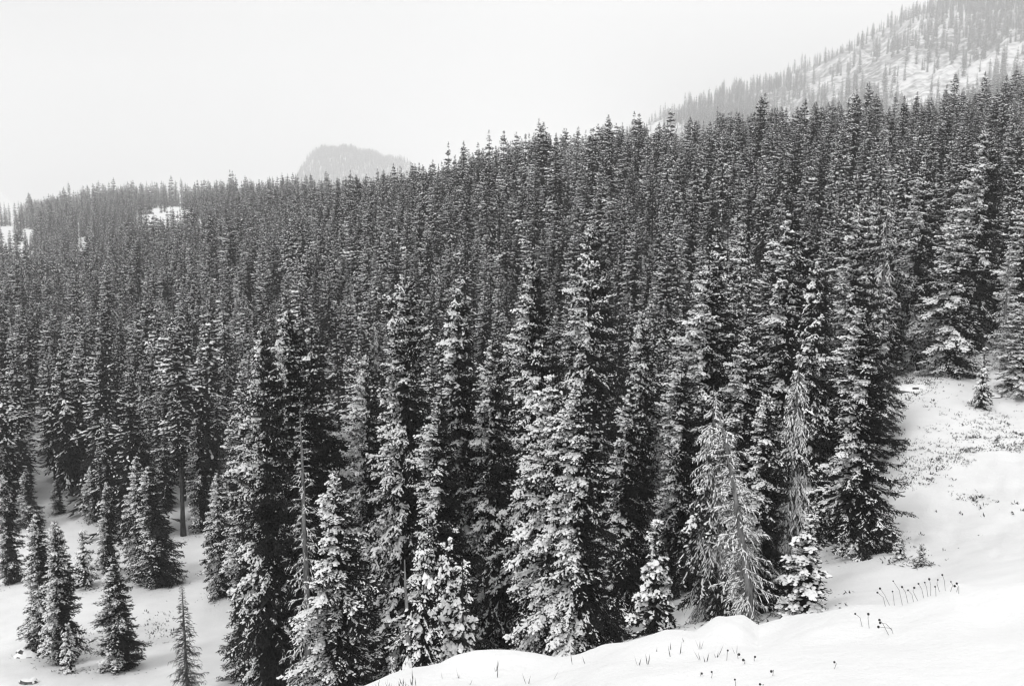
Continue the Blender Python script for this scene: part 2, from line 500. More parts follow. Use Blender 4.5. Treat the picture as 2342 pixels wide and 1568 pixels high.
def dead_tmpl(L, rng, droop, needles=.0, snow=1, stick=1.0):
    """a thin, mostly bare limb with hanging twigs and a line of snow on top"""
    nd, sn, wd = Soup(), Soup(), Soup()
    wig = rng.normal(0, .035, (8, 2)) * L
    def ax(x):
        p = axis_pt(x, L, droop)
        i = min(int(x * 7), 6); f = x * 7 - i
        p[1] += wig[i, 0] * (1 - f) + wig[i + 1, 0] * f
        p[2] += .5 * (wig[i, 1] * (1 - f) + wig[i + 1, 1] * f)
        return p
    xs = np.linspace(0, 1, 6)
    pts = np.array([ax(x) for x in xs])
    V, F = tube(pts, np.linspace(.010 + .008 * L, .004, 6) * stick, 3, False); wd.add(V, F)
    def snowline(a, b, w):
        V, F = lump(a + (0, 0, .008), b + (0, 0, .008), w, w * .7, rng); sn.add(V, F)
    for i in range(1, 5):
        if snow and rng.random() < .8:
            snowline(pts[i], pts[i + 1], .027 * rng.uniform(.7, 1.2))
    for k in range(int(np.clip(L / .062, 5, 24))):
        x = rng.uniform(.15, 1)
        sd = rng.choice([-1, 1])
        l = min((L * .4 * (1.1 - x) + .10) * rng.uniform(.6, 1.3), .6)
        ang = sd * rng.uniform(.3, .9); dr = rng.uniform(-1.0, -.1)
        a = ax(x)
        d = np.array([math.cos(ang) * math.cos(dr), math.sin(ang) * math.cos(dr), math.sin(dr)])
        m_ = a + d * l * .55; b = m_ + (d + np.array([0, 0, -.35])) * l * .45
        V, F = tube([a, m_, b], np.array([.008, .006, .003]) * stick, 3, False); wd.add(V, F)
        if snow and rng.random() < .7:
            snowline(a, m_, .021 * rng.uniform(.7, 1.3))
            if rng.random() < .5:
                snowline(m_, b, .024)
        if rng.random() < needles:
            V, F = kite(a + d * l * .2, b, rng.uniform(.03, .055), rng.uniform(-.6, .6)); nd.add(V, F)
            if snow and rng.random() < .6:
                V, F = lump(m_ + (0, 0, .01), b + (0, 0, .01), .042 * rng.uniform(.6, 1.3), .025, rng); sn.add(V, F)
    return nd.get(), sn.get(), wd.get()


CLS = {0: (.22, .45, .8, 1.2, 1.7, 2.3), 1: (.3, .6, 1.0, 1.5), 2: (.4, .8, 1.4)}
TM = {}
_tr = np.random.default_rng(5)
for lod in (0, 1, 2):
    for L in CLS[lod]:
        for snow in (0, 1, 2, 3):
            TM[lod, L, snow] = [branch_tmpl(L, lod, snow, _tr, droop=dr) for dr in ((.22, .3, .38, .45, .3) if lod == 0 else (.25, .4, .32))]
DT = {}
for L in (.3, .6, 1.0, 1.5, 2.1):
    for need in (0.0, .55):
        DT[L, need] = [dead_tmpl(L, _tr, dr, need, 1) for dr in (.15, .35, .55, .25)]


def place(tmpl_parts, mats4):
    """tmpl_parts: (V, F); mats4: list of (R 3x3 scaled, t) -> joined arrays"""
    V, F = tmpl_parts
    if len(V) == 0:
        return None
    R = np.array([m[0] for m in mats4]); T = np.array([m[1] for m in mats4])
    VV = np.einsum('nij,vj->nvi', R, V) + T[:, None, :]
    FF = F[None] + (np.arange(len(R)) * len(V))[:, None, None]
    return VV.reshape(-1, 3), FF.reshape(-1, 3)


def rot(az, pitch, sc, roll=0.0):
    ca, sa, cp, sp = math.cos(az), math.sin(az), math.cos(pitch), math.sin(pitch)
    Ry = np.array([[cp, 0, -sp], [0, 1, 0], [sp, 0, cp]])
    Rz = np.array([[ca, -sa, 0], [sa, ca, 0], [0, 0, 1]])
    return Rz @ Ry * sc


def spec(**k):
    d = dict(H=12.0, R=1.6, lod=0, nb=300, p=.85, t0=.04, snow=1.6, wind=.6, pit0=-.30, pit1=.5, lumpy=.35, seed=0, top=.05, trunk=.012, dead=0.0, lean=0.0)
    d.update(k)
    return d


def tree_arrays(sp):
    """-> trunk, crown (needles + limbs), snow, each (V, F)"""
    rng = np.random.default_rng(sp['seed'] + 100)
    Ht, R, lod = sp['H'], sp['R'], sp['lod']
    nz = 9
    zz = np.linspace(0, 1, nz)
    wob = np.cumsum(rng.normal(0, .012 * Ht / nz, (nz, 2)), 0); wob -= wob[0]
    pts = np.stack([wob[:, 0] + sp['lean'] * Ht * zz, wob[:, 1], zz * Ht * .985 - .25 * (zz == 0)], 1)
    rad = sp['trunk'] * Ht * ((1 - zz) ** 1.1) + .007
    rad[0] *= 1.25
    trunk = tube(pts, rad, {0: 8, 1: 6, 2: 4}[lod])
    def centre(t):
        return np.array([np.interp(t, zz, pts[:, 0]), np.interp(t, zz, pts[:, 1]), t * Ht])
    nb = sp['nb']
    use, duse = {}, {}
    ph = rng.uniform(0, 100)
    az = rng.uniform(0, 6.28)
    def r_at(t):
        base = R * min(1.0, (1 - t) ** sp['p'] * 1.08 + sp['top'])
        base *= min(1.0, ((1 - t) / .16 + .05)) ** .45
        if t < sp['t0'] + .12:
            base *= .72 + .28 * (t - sp['t0']) / .12
        return base
    ws = {0: .36, 1: .36, 2: .42}[lod] * min(1.0, Ht / 6.0)
    nw = max(int(Ht * (1 - sp['t0']) / ws), 8)
    tw = sp['t0'] + (1 - sp['t0']) * (1 - np.clip(1 - (np.arange(nw) + rng.uniform(-.25, .25, nw) * (1 if lod == 0 else 1.9)) / nw, 0, 1) ** 1.12)
    per = nb / nw
    ts = np.repeat(tw, np.maximum(1, np.round(per + rng.uniform(-.5, .5, nw)).astype(int)))
    sk = Soup()
    for t in tw if sp['dead'] < .5 else ():
        t = min(max(t, sp['t0']), .99)
        c = centre(t); r = r_at(t); m = 9 if lod < 2 else 7
        th = np.arange(2 * m) * math.pi / m + rng.uniform(0, 6.28) + rng.normal(0, .1, 2 * m)
        rr = r * np.where(np.arange(2 * m) % 2 == 0, {0: .52, 1: .82, 2: .88}[lod], {0: .3, 1: .42, 2: .45}[lod]) * rng.uniform(.75, 1.15, 2 * m)
        sl = math.tan(sp['pit0'] + (sp['pit1'] - sp['pit0']) * t ** 1.6 - .22)
        ring = np.stack([c[0] + rr * np.cos(th), c[1] + rr * np.sin(th), c[2] + rr * sl + rng.normal(0, .04, 2 * m)], 1)
        V = np.vstack([[c[0], c[1], c[2] + .05 + .1 * r], ring])
        sk.add(V, [(0, 1 + k, 1 + (k + 1) % (2 * m)) for k in range(2 * m)])
    for i, t in enumerate(ts):
        az += 2.39996 + rng.normal(0, .35)
        t = min(max(t + rng.normal(0, (.13 if lod == 0 else .3) * ws / Ht), sp['t0']), .995)
        base = r_at(t)
        lum = 1 + sp['lumpy'] * 2.0 * float(fbm(np.array([math.cos(az) * 1.3 + ph]), np.array([math.sin(az) * 1.3 + t * Ht * .55]), 9, 2)[0])
        L = base * lum * rng.uniform(.62, 1.12)
        if rng.random() < .06:
            L *= 1.22
        L = max(L, .12)
        pit = sp['pit0'] + (sp['pit1'] - sp['pit0']) * t ** 1.6 + rng.normal(0, .12)
        c = centre(t)
        if rng.random() < sp['dead']:
            cl = min((.3, .6, 1.0, 1.5, 2.1), key=lambda q: abs(math.log(q / L)))
            need = .55 if rng.random() < .35 + .5 * (t > .6) else 0.0
            duse.setdefault((cl, need, int(rng.integers(0, 4))), []).append((rot(az, pit - .25, L / cl), c))
            continue
        # windward (left and towards the viewer) boughs hold more snow; patchy by noise
        wnd = -math.cos(az) * .95 - math.sin(az) * .2
        lvl = sp['snow'] + sp['wind'] * wnd + rng.normal(0, .5) + 3.6 * float(fbm(np.array([math.cos(az) * 1.3 + ph + 7]), np.array([math.sin(az) * 1.3 + t * Ht * .8]), 19, 2)[0]) + .9 * (t - .4)
        lvl = int(np.clip(round(lvl), 0, 3))
        cl = min(CLS[lod], key=lambda q: abs(math.log(q / L)))
        use.setdefault((lod, cl, lvl, int(rng.integers(0, len(TM[lod, cl, lvl])))), []).append((rot(az, pit, L / cl), c))
    cr, sn = Soup(), Soup()
    wd = Soup()
    if sk.V:
        cr.add(*sk.get())
    for (lo, cl, lvl, v), ms in use.items():
        nd, sw = TM[lo, cl, lvl][v]
        for so, arr in ((cr, nd), (sn, sw)):
            r = place(arr, ms)
            if r is not None:
                so.add(*r)
    for (cl, need, v), ms in duse.items():
        nd, sw, wo = DT[cl, need][v]
        for so, arr in ((cr, nd), (sn, sw), (wd, wo)):
            r = place(arr, ms)
            if r is not None:
                so.add(*r)
    # leader shoot
    V, F = kite(np.array([pts[-1, 0], pts[-1, 1], Ht * .95]), np.array([pts[-1, 0] + .01, pts[-1, 1], Ht * 1.0]), .1 if lod else .06)
    cr.add(V, F)
    return trunk, cr.get(), sn.get(), wd.get()


TRI = [0]
FORMS = {}


def make_form(key, sp, joined=False, bark=None):
    trunk, crown, snow, wood = tree_arrays(sp)
    bark = bark or M_BARK
    f = dict(H=sp['H'], R=sp['R'] * 1.0, lod=sp['lod'])
    f['trunk'] = mesh_np('trunk', *trunk, [bark], smooth=True)
    f['crown'] = mesh_np('crown', *crown, [M_NEEDLE]) if len(crown[0]) else None
    f['snow'] = mesh_np('snow_load', *snow, [M_SNOW], smooth=True) if len(snow[0]) else None
    f['wood'] = mesh_np('limbs', *wood, [M_DEAD]) if len(wood[0]) else None
    for a in (trunk, crown, snow, wood):
        TRI[0] += len(a[1])
    if joined:
        s = Soup(); mi = []
        for k, a in enumerate((trunk, crown if len(crown[0]) > 8 else wood, snow)):
            s.add(*a); mi.append(np.full(len(a[1]), k))
        V, F = s.get()
        f['joined'] = mesh_np('spruce_form', V, F, [bark, M_NEEDLE if len(crown[0]) > 200 else bark, M_SNOW], np.concatenate(mi))
    FORMS.setdefault(key, []).append(f)


# front trees
for i in range(5):
    make_form('spruce', spec(H=13, R=2.0 + .15 * (i % 3), nb=380, p=.62, snow=(.7, .95, 1.05, .72, .9)[i], wind=1.9, lumpy=.85, seed=i, t0=.03))
for i in range(3):
    make_form('heavy', spec(H=10, R=1.5, nb=360, p=.62, snow=1.75, wind=1.4, lumpy=.8, seed=20 + i, top=.1, t0=.02))
for i in range(4):
    make_form('fir', spec(H=10, R=1.05, nb=380, p=.6, snow=(.85, 1.05, .75, 1.2)[i], wind=1.5, lumpy=.6, seed=30 + i, top=.08, t0=.02, pit0=-.35, pit1=.3))
for i in range(3):
    make_form('sapling', spec(H=3.2, R=.55, nb=78, p=.95, snow=2.2, wind=.4, lumpy=.6, seed=40 + i, top=.04, t0=.03, trunk=.016, pit0=-.25, pit1=.4))
for i in range(2):
    make_form('thin', spec(H=4.5, R=.5, nb=110, p=.5, snow=2.1, wind=.4, lumpy=.9, seed=45 + i, top=.1, t0=.03, trunk=.012, pit0=-.2, pit1=.3))
    make_form('halfdead', spec(H=7.5, R=1.7, nb=300, p=.75, snow=1.2, wind=.2, lumpy=.4, seed=50 + i, dead=.85, pit0=-.75, pit1=.0, t0=.06), bark=M_DEAD)
# forest trees
for i in range(7):
    make_form('forest', spec(H=11, R=(1.75, 1.4, 2.1, 1.2, 1.6, 1.9, 1.3)[i], lod=1, nb=(290, 250, 320, 240, 270, 300, 250)[i], p=(.75, .65, .82, .6, .7, .78, .6)[i],
                             snow=(1.25, 1.6, .75, 1.85, 1.4, 1.0, 2.0)[i], wind=.8, lumpy=.9, seed=60 + i, t0=(.05, .12, .04, .25, .08, .1, .3)[i], top=.05), joined=True)
for i in range(4):
    make_form('near', spec(H=11, R=(1.5, 1.15, 1.75, 1.3)[i], nb=(270, 240, 280, 250)[i], p=(.7, .6, .8, .65)[i], snow=(.9, 1.3, .6, 1.1)[i], wind=1.3, lumpy=.8,
                           seed=110 + i, t0=(.04, .08, .05, .16)[i]), joined=True)
for i in range(2):
    make_form('deadwood', spec(H=10, R=(.8, 1.05)[i], lod=1, nb=110, p=.5, snow=1, seed=95 + i, t0=.1, dead=1.0, pit0=-.5, pit1=.2), joined=True, bark=M_DEAD)
for i in range(2):
    make_form('bare', spec(H=12, R=.85, lod=1, nb=130, p=.5, snow=1.0, wind=.3, lumpy=.6, seed=75 + i, t0=.5, top=.08), joined=True)
for i in range(5):
    make_form('far', spec(H=11, R=(1.4, 1.15, 1.6, 1.0, 1.25)[i], lod=2, nb=(150, 130, 160, 120, 140)[i], p=.7, snow=(1.3, 1.7, .9, 2.0, 1.5)[i], wind=.6,
                          lumpy=.4, seed=80 + i, t0=.06, top=.06), joined=True)
print('TRIS in tree forms', TRI[0])

# ------------------------------------------------------------------ the trees one can name
# (u, v of the top in a 2342-wide picture, raw depth, crown width there, form, index, label)
HERO = [
    (588, 742, 40, 215, 'spruce', 0, 'tall dark spruce at the left end of the front row, whiter on its left boughs'),
    (658, 700, 44, 215, 'spruce', 1, 'tall dark spruce with a white pointed tip just right of the leftmost front spruce'),
    (915, 628, 43, 250, 'spruce', 2, 'broad bushy spruce rising behind the snow-capped saplings, widest of the front trees'),
    (1052, 640, 47, 150, 'fir', 0, 'slim snow-speckled fir close against the right side of the broad bushy spruce'),
    (768, 1075, 34, 215, 'heavy', 0, 'low snow-laden spruce spilling boughs at the bottom edge left of the saplings'),
    (1222, 580, 42, 200, 'spruce', 3, 'tall spruce with a thick dark bare lower trunk beside the fallen log'),
    (1352, 512, 47, 215, 'spruce', 4, 'tallest spruce of the middle of the front row, dark down its right side'),
    (1268, 850, 35, 190, 'heavy', 1, 'left-hand tree of the two fluffiest snow-clad spruces in the centre'),
    (1330, 868, 34, 195, 'heavy', 2, 'right-hand tree of the two fluffiest snow-clad spruces in the centre'),
    (1470, 700, 56, 95, 'fir', 1, 'narrow frosted fir standing in the gap right of the tallest middle spruce'),
    (1628, 598, 50, 210, 'spruce', 1, 'frosted spruce rising straight above the grey half-bare drooping tree'),
    (1812, 478, 52, 240, 'spruce', 0, 'large dark spruce with white bough ends behind the slim clumpy fir by the leaning trunk'),
    (1874, 590, 46, 120, 'fir', 2, 'slim spruce pressed between the large dark spruce and the one beside the bank'),
    (1966, 468, 55, 200, 'spruce', 2, 'pointed spruce with thick white pads on its top boughs behind the bank-side spruce'),
    (1985, 690, 41, 215, 'spruce', 3, 'dark spruce at the foot of the white slope, trunk showing, right side bare of snow'),
    (2115, 372, 76, 135, 'spruce', 4, 'frosted spruce with a long white spire standing above the top of the white slope'),
    (2190, 498, 71, 135, 'heavy', 1, 'snow-padded spruce standing out on the upper white slope beside the small sapling'),
    (2252, 292, 88, 140, 'spruce', 1, 'highest frosted spruce behind the snow-padded spruce on the white slope'),
    (2345, 690, 66, 110, 'heavy', 2, 'snow-padded spruce cut by the right edge of the view on the white slope'),
    (1752, 890, 31.5, 130, 'fir', 1, 'slim fir with frosted clumps on its left side next to the leaning bare trunk'),
    (1832, 800, 33.5, 190, 'halfdead', 1, 'tall pale fine-twigged tree behind the pointed young spruce on the bank'),
    (1640, 868, 33, 240, 'halfdead', 0, 'grey half-bare tree with long drooping snow-lined branches'),
    (1502, 1180, 31, 110, 'sapling', 0, 'small snow-padded young spruce alone in the dark gap behind the bank'),
    (1852, 1168, 29, 120, 'sapling', 1, 'pointed young spruce with hanging white boughs on the edge of the bank'),
    (963, 1200, 20, 84, 'thin', 0, 'leftmost and tallest of the three thin white-topped saplings at the bottom'),
    (1016, 1222, 21, 90, 'thin', 1, 'middle one of the three thin white-topped saplings at the bottom'),
    (1062, 1268, 20.5, 125, 'sapling', 1, 'rightmost and widest of the three thin white-topped saplings at the bottom'),
    (896, 1490, 14, 50, 'sapling', 2, 'tiny snow-capped seedling at the lip of the bank left of the saplings'),
    (2256, 790, 63, 46, 'sapling', 0, 'small narrow snowy sapling just right of the snow-padded spruce'),
    (2062, 1225, 37, 50, 'sapling', 1, 'dark scrubby sapling at the right foot of the bank-side spruce'),
    (2110, 1238, 36, 34, 'sapling', 2, 'thin lone sapling on the snow right of the bank-side spruce'),
    (84, 1165, 60, 92, 'fir', 0, 'left one of the two joined firs standing in the snowy clearing'),
    (122, 1185, 58, 88, 'fir', 1, 'right one of the two joined firs standing in the snowy clearing'),
    (152, 1420, 56, 42, 'sapling', 1, 'small dark fir sapling at the foot of the two joined firs'),
    (262, 1285, 56.5, 95, 'fir', 2, 'single dark fir alone in the snowy clearing left of the bare snag'),
    (186, 1208, 73, 62, 'sapling', 0, 'small plump snowy spruce between the two joined firs and the dark thicket'),
    (302, 1040, 76, 70, 'fir', 3, 'left fir of the dark thicket at the upper edge of the clearing'),
    (345, 1058, 74, 92, 'fir', 0, 'broader right fir of the dark thicket at the upper edge of the clearing'),
    (236, 1098, 77, 52, 'fir', 1, 'slim dark fir just left of the thicket in the clearing'),
    (401, 890, 87, 70, 'bare', 0, 'thin bare-stemmed fir standing on the snow right of the thicket'),
    (450, 955, 88, 62, 'fir', 2, 'dark slim fir on the snow between the bare-stemmed fir and the front spruces'),
    (492, 1075, 70, 70, 'fir', 3, 'pale frosted fir touching the left side of the front row of spruces'),
    (8, 1080, 74, 60, 'fir', 1, 'dark fir cut off by the left edge of the view'),
    (170, 828, 105, 84, 'fir', 0, 'tall fir with a bare lower stem above the joined firs'),
    (128, 1095, 92, 45, 'fir', 2, 'thin fir behind the two joined firs, left of the small plump spruce'),
    (205, 1062, 90, 45, 'fir', 3, 'thin frosted fir behind the small plump snowy spruce'),
    (58, 1075, 88, 48, 'fir', 0, 'thin pale fir behind the left one of the two joined firs'),
    (772, 690, 100, 60, 'bare', 1, 'bare-stemmed spruce beside the narrow snow chute, left of the broad bushy spruce'),
    (798, 670, 104, 66, 'bare', 0, 'second bare-stemmed spruce right of the narrow snow chute'),
    (1128, 770, 45, 190, 'spruce', 0, 'shadowed dark spruce filling the gap left of the thick-trunked spruce'),
    (835, 800, 46, 190, 'spruce', 1, 'frosted spruce on the left shoulder of the broad bushy spruce'),
    (990, 900, 39, 220, 'spruce', 3, 'very dark low spruce directly behind the three white-topped saplings'),
    (1425, 880, 42, 170, 'spruce', 0, 'dark spruce right behind the fluffy centre pair, nearly free of snow'),
    (1560, 800, 46, 170, 'spruce', 3, 'dark spruce behind the lone young spruce, left of the drooping tree'),
    (1708, 740, 47, 190, 'spruce', 4, 'shadowed spruce behind the leaning bare trunk'),
    (1905, 800, 46, 170, 'spruce', 0, 'dark spruce in the shade left of the bank-side spruce'),
    (712, 775, 62, 70, 'fir', 1, 'slim fir between the snow chute and the white-tipped dark spruce'),
]


def hero_pos(u, v, Yr):
    Y = Yr * K_NEAR
    s, r = ray(u, v)
    X = s * Y
    zt = r * Y
    zb = float(H(np.array([X]), np.array([Y]))[0])
    return X, Y, zb, zt


def tree_obj(name, form, loc, sxy, sz, rz, label, group=None, tilt=(0, 0)):
    e = link(name, None, label=label, category='tree')
    if group:
        e['group'] = group
    e.location = loc
    e.rotation_euler = (tilt[0], tilt[1], rz)
    e.scale = (sxy, sxy, sz)
    e.empty_display_size = .3
    for nm, k in (('trunk', 'trunk'), ('crown', 'crown'), ('snow_load', 'snow'), ('limbs', 'wood')):
        if form.get(k) is not None:
            p_ = link(nm, form[k], e)
            if k == 'snow':
                p_['kind'] = 'stuff'
    return e


blocks = []       # (X, Y, radius) already taken
cover = []        # for the visibility test: X, Y, zb, height, radius, kind, index
NAME = {'spruce': 'spruce_tree', 'heavy': 'spruce_tree', 'fir': 'fir_tree', 'sapling': 'spruce_sapling', 'thin': 'spruce_sapling', 'halfdead': 'half_dead_tree', 'bare': 'spruce_tree'}
for n, (u, v, Yr, wV, ft, fi, lab) in enumerate(HERO):
    X, Y, zb, zt = hero_pos(u, v, Yr)
    f = FORMS[ft][fi % len(FORMS[ft])]
    h = zt - zb
    sz = h / f['H']
    sxy = (wV / FV * Y * .5) / (f['R'] * .96)
    sxy = float(np.clip(sxy, .5 * sz, 1.8 * sz))
    bu_, bv_ = project(X, Y, zb)
    print('HERO %2d %-9s top(%4d,%4d) base v=%5d  h=%.1f sxy=%.2f sz=%.2f' % (n, ft, u, v, bv_, h, sxy, sz))
    tree_obj(NAME[ft], f, (X, Y, zb - .05), sxy, sz, float(RNG.uniform(-.3, .3)), lab, tilt=(float(RNG.normal(0, .012)), float(RNG.normal(0, .012))))
    blocks.append((X, Y, f['R'] * sxy * .75))
    cover.append((X, Y, zb, h, f['R'] * sxy, -1))

# ------------------------------------------------------------------ dead snags with separate branches
SNAGB = {}
for L in (.3, .6, 1.0, 1.5):
    for v in range(3):
        nd, sw, wo = dead_tmpl(L, _tr, (.05, .3, .5)[v], 0, 1, 1.3)
        s = Soup(); s.add(*wo); s.add(*sw)
        V, F = s.get()
        SNAGB[L, v, 0] = mesh_np('branch', wo[0], wo[1], [M_BARK])
        SNAGB[L, v, 1] = mesh_np('branch', V, F, [M_DEAD, M_SNOW], np.r_[np.zeros(len(wo[1]), int), np.ones(len(sw[1]), int)])


def snag(u, v, Yr, lab, R, nb, p=.9, lean=(0, 0), seed=0, dia=.016, ubase=None, pit=(-.5, .35), snowy=1):
    rng = np.random.default_rng(seed)
    X, Y, zb, zt = hero_pos(u, v, Yr)
    if ubase is not None:
        s, r = ray(ubase, 1400)
        Xb = s * Y
    else:
        Xb = X
    zb = float(H(np.array([Xb]), np.array([Y]))[0])
    h = zt - zb
    e = link('dead_tree', None, label=lab, category='tree')
    e.location = (Xb, Y, zb - .05)
    t = np.linspace(0, 1, 10)
    pts = np.stack([(X - Xb) * t ** 1.15, rng.normal(0, .01 * h, 10) * t, h * t - .2 * (t == 0)], 1)
    link('trunk', mesh_np('trunk', *tube(pts, dia * h * (1 - t) ** .8 + .012, 8), [M_DEAD], smooth=True), e)
    az = 0
    for i in range(nb):
        tt = .06 + .92 * (i + rng.random()) / nb
        az += 2.4 + rng.normal(0, .4)
        L = max(R * (1 - tt) ** p * rng.uniform(.5, 1.15), .14)
        cl = min((.3, .6, 1.0, 1.5), key=lambda q: abs(math.log(q / L)))
        b = link('branch', SNAGB[cl, int(rng.integers(0, 3)), snowy], e)
        c = [np.interp(tt, t, pts[:, k]) for k in range(3)]
        Rm = rot(az, pit[0] + (pit[1] - pit[0]) * tt + rng.normal(0, .15), L / cl)
        M = np.eye(4); M[:3, :3] = Rm; M[:3, 3] = c
        b.matrix_local = Matrix(M.tolist())
    cover.append((Xb, Y, zb, h, R * .5, -1)); blocks.append((Xb, Y, .8))


snag(415, 1335, 51, 'bare dead spruce standing alone at the bottom of the snowy clearing', 1.0, 210, .8, seed=1, pit=(-.35, .5), snowy=0)
snag(686, 935, 38.5, 'thin dead spruce with bare drooping twigs in front of the dark front spruces', 1.1, 150, .6, seed=2, dia=.012)
snag(1650, 950, 29.5, 'pale leaning bare trunk with short side twigs beside the half-bare tree', .85, 90, .25, seed=3, dia=.018, ubase=1722, pit=(-.3, .2))
snag(1676, 1060, 30.2, 'dark leaning bare trunk just left of the pale leaning one', .7, 50, .3, seed=8, dia=.016, ubase=1704, pit=(-.4, .1), snowy=1)
snag(925, 1275, 28.5, 'broken grey bare pole among the white-topped saplings', .5, 7, .2, seed=4, dia=.018, ubase=938, pit=(-.1, .1))
snag(2312, 560, 73, 'sparse dead tree with fine bare twigs near the right edge', 1.0, 110, .6, seed=5, dia=.012)

# ------------------------------------------------------------------ forest scatter
def in_poly(u, v, poly):
    c = np.zeros(len(u), bool); n = len(poly)
    for i in range(n):
        (x1, y1), (x2, y2) = poly[i], poly[(i + 1) % n]
        c ^= ((y1 > v) != (y2 > v)) & (u < (x2 - x1) * (v - y1) / (y2 - y1 + 1e-9) + x1)
    return c


CLEAR = [   # snow left open, as seen from the road: places on the ground
    [(-300, 1235), (70, 1210), (140, 1120), (250, 1225), (370, 1265), (440, 1190), (500, 1130), (560, 1250), (560, 1800), (-300, 1800)],
    [(58, 950), (112, 950), (118, 1200), (64, 1200)],
    [(735, 850), (782, 850), (800, 1380), (735, 1380)],
    [(2020, 880), (2080, 845), (2150, 800), (2400, 840), (3000, 700), (3000, 1500), (1990, 1500), (2030, 1150)],
    [(306, 482), (446, 472), (452, 545), (304, 572)],
    [(-60, 508), (84, 502), (84, 590), (-60, 650)],
    [(165, 490), (200, 488), (200, 530), (165, 530)],
    [(170, 535), (215, 535), (215, 620), (170, 620)],
    [(50, 580), (90, 580), (90, 640), (50, 640)],
    [(1300, 1330), (1990, 1250), (2100, 1600), (1300, 1800)],
]


def scatter(cell, ymin, ymax, seed, smax=.60, keep=1.0):
    rng = np.random.default_rng(seed)
    gx = np.arange(-smax * ymax, smax * ymax, cell)
    gy = np.arange(ymin, ymax, cell)
    X, Y = np.meshgrid(gx, gy)
    X = X + rng.uniform(-.48, .48, X.shape) * cell; Y = Y + rng.uniform(-.48, .48, Y.shape) * cell
    X, Y = X.ravel(), Y.ravel()
    ok = (np.abs(X) < smax * Y + 4) & (rng.random(len(X)) < keep)
    return X[ok], Y[ok], rng


def keep_clear(X, Y, Z):
    u, v = project(X, Y, Z)
    wv = sstep(150, 300, Y)
    u = u + wv * 120 * fbm(X * .035, Y * .035, 97, 3); v = v + wv * 46 * fbm(X * .03 + 40, Y * .03, 98, 3)
    ok = np.ones(len(X), bool)
    stay = (Y > 200) & (vnoise(X * 7.1, Y * 7.3, 99) < .10)
    for p in CLEAR:
        ok &= ~in_poly(u, v, p) | stay
    return ok


ridge_Y = lambda X, Y: np.interp(X / Y, SQ, _ry[:, 14])

trees = []     # X, Y, Z, h, sxy factor, form key, form index
def add_zone(cell, y0, y1, seed, hmean, keep=1.0):
    X, Y, rng = scatter(cell, y0, y1, seed, keep=keep)
    Z = H(X, Y)
    ok = keep_clear(X, Y, Z)
    rY = ridge_Y(X, Y)
    ok &= Y < rY * 1.10
    # patchy density
    ok &= rng.random(len(X)) < .98 + .9 * fbm(X * .03, Y * .03, 91, 2)
    for (bx, by, br) in blocks:
        ok &= (X - bx) ** 2 + (Y - by) ** 2 > (br + .6) ** 2
    X, Y, Z, rY = X[ok], Y[ok], Z[ok], rY[ok]
    h = hmean(X, Y) * np.clip(rng.lognormal(-.08, .34, len(X)), .30, 1.28) * np.where(rng.random(len(X)) < .09, 1.25, 1.0)
    for i in range(len(X)):
        far = Y[i] > 210
        q_ = rng.random()
        key = 'far' if far else 'bare' if q_ < .09 else 'deadwood' if q_ < .14 else 'near' if Y[i] < 64 else 'forest'
        trees.append((X[i], Y[i], Z[i], h[i], rng.uniform(.8, 1.2), key, int(rng.integers(0, len(FORMS[key]))), rng.uniform(-.9, .9)))


def hmean(X, Y):
    # stunted by the clearing, taller up the slope; the distant left side carries big timber
    s = X / Y
    base = 9.6 + .6 * sstep(90, 180, Y) + 1.4 * sstep(230, 450, Y) + 6.5 * sstep(420, 950, Y)
    return base * (1 + .35 * fbm(X * .02, Y * .02, 95, 2))


add_zone(2.6, 42, 110, 1, hmean)
add_zone(2.9, 110, 215, 2, hmean)
add_zone(3.5, 215, 330, 3, hmean)
add_zone(4.6, 330, 560, 4, hmean)
add_zone(6.6, 560, 1080, 5, hmean)
print('forest trees', len(trees))

# ------------------------------------------------------------------ which of them show largest
Wp, Hp = 586, 392
mask = np.zeros((Hp, Wp), bool)
items = [(c[1], 'h', i) for i, c in enumerate(cover)] + [(t[1], 't', i) for i, t in enumerate(trees)]
items.sort()
vis = np.zeros(len(trees))
for (Yd, kd, i) in items:
    if kd == 'h':
        X, Y, Z, h, R, _ = cover[i]
    else:
        X, Y, Z, h, sx, key, fi, _ = trees[i]
        R = FORMS[key][fi]['R'] * h / FORMS[key][fi]['H'] * sx
    u, vb = project(X, Y, Z); ut, vt = project(X, Y, Z + h)
    u, vb, vt, r = ut / 4, vb / 4, vt / 4, R / Y * FV / 4
    y0, y1 = int(max(vt, 0)), int(min(vb, Hp - 1))
    if y1 <= y0:
        continue
    ys = np.arange(y0, y1)
    half = np.maximum(r * ((ys - vt) / (vb - vt)) ** .75, .35)
    x0, x1 = int(max(u - r - 1, 0)), int(min(u + r + 2, Wp))
    if x1 <= x0:
        continue
    xs = np.arange(x0, x1)
    m = np.abs(xs[None, :] + .5 - u) <= half[:, None]
    sub = mask[y0:y1, x0:x1]
    if kd == 't':
        vis[i] = np.count_nonzero(m & ~sub)
    sub |= m
order = np.argsort(-vis)
N_IND = 300 - len(HERO) - 6
chosen = [i for i in order[:N_IND] if vis[i] > 0]
chosen_set = set(chosen)

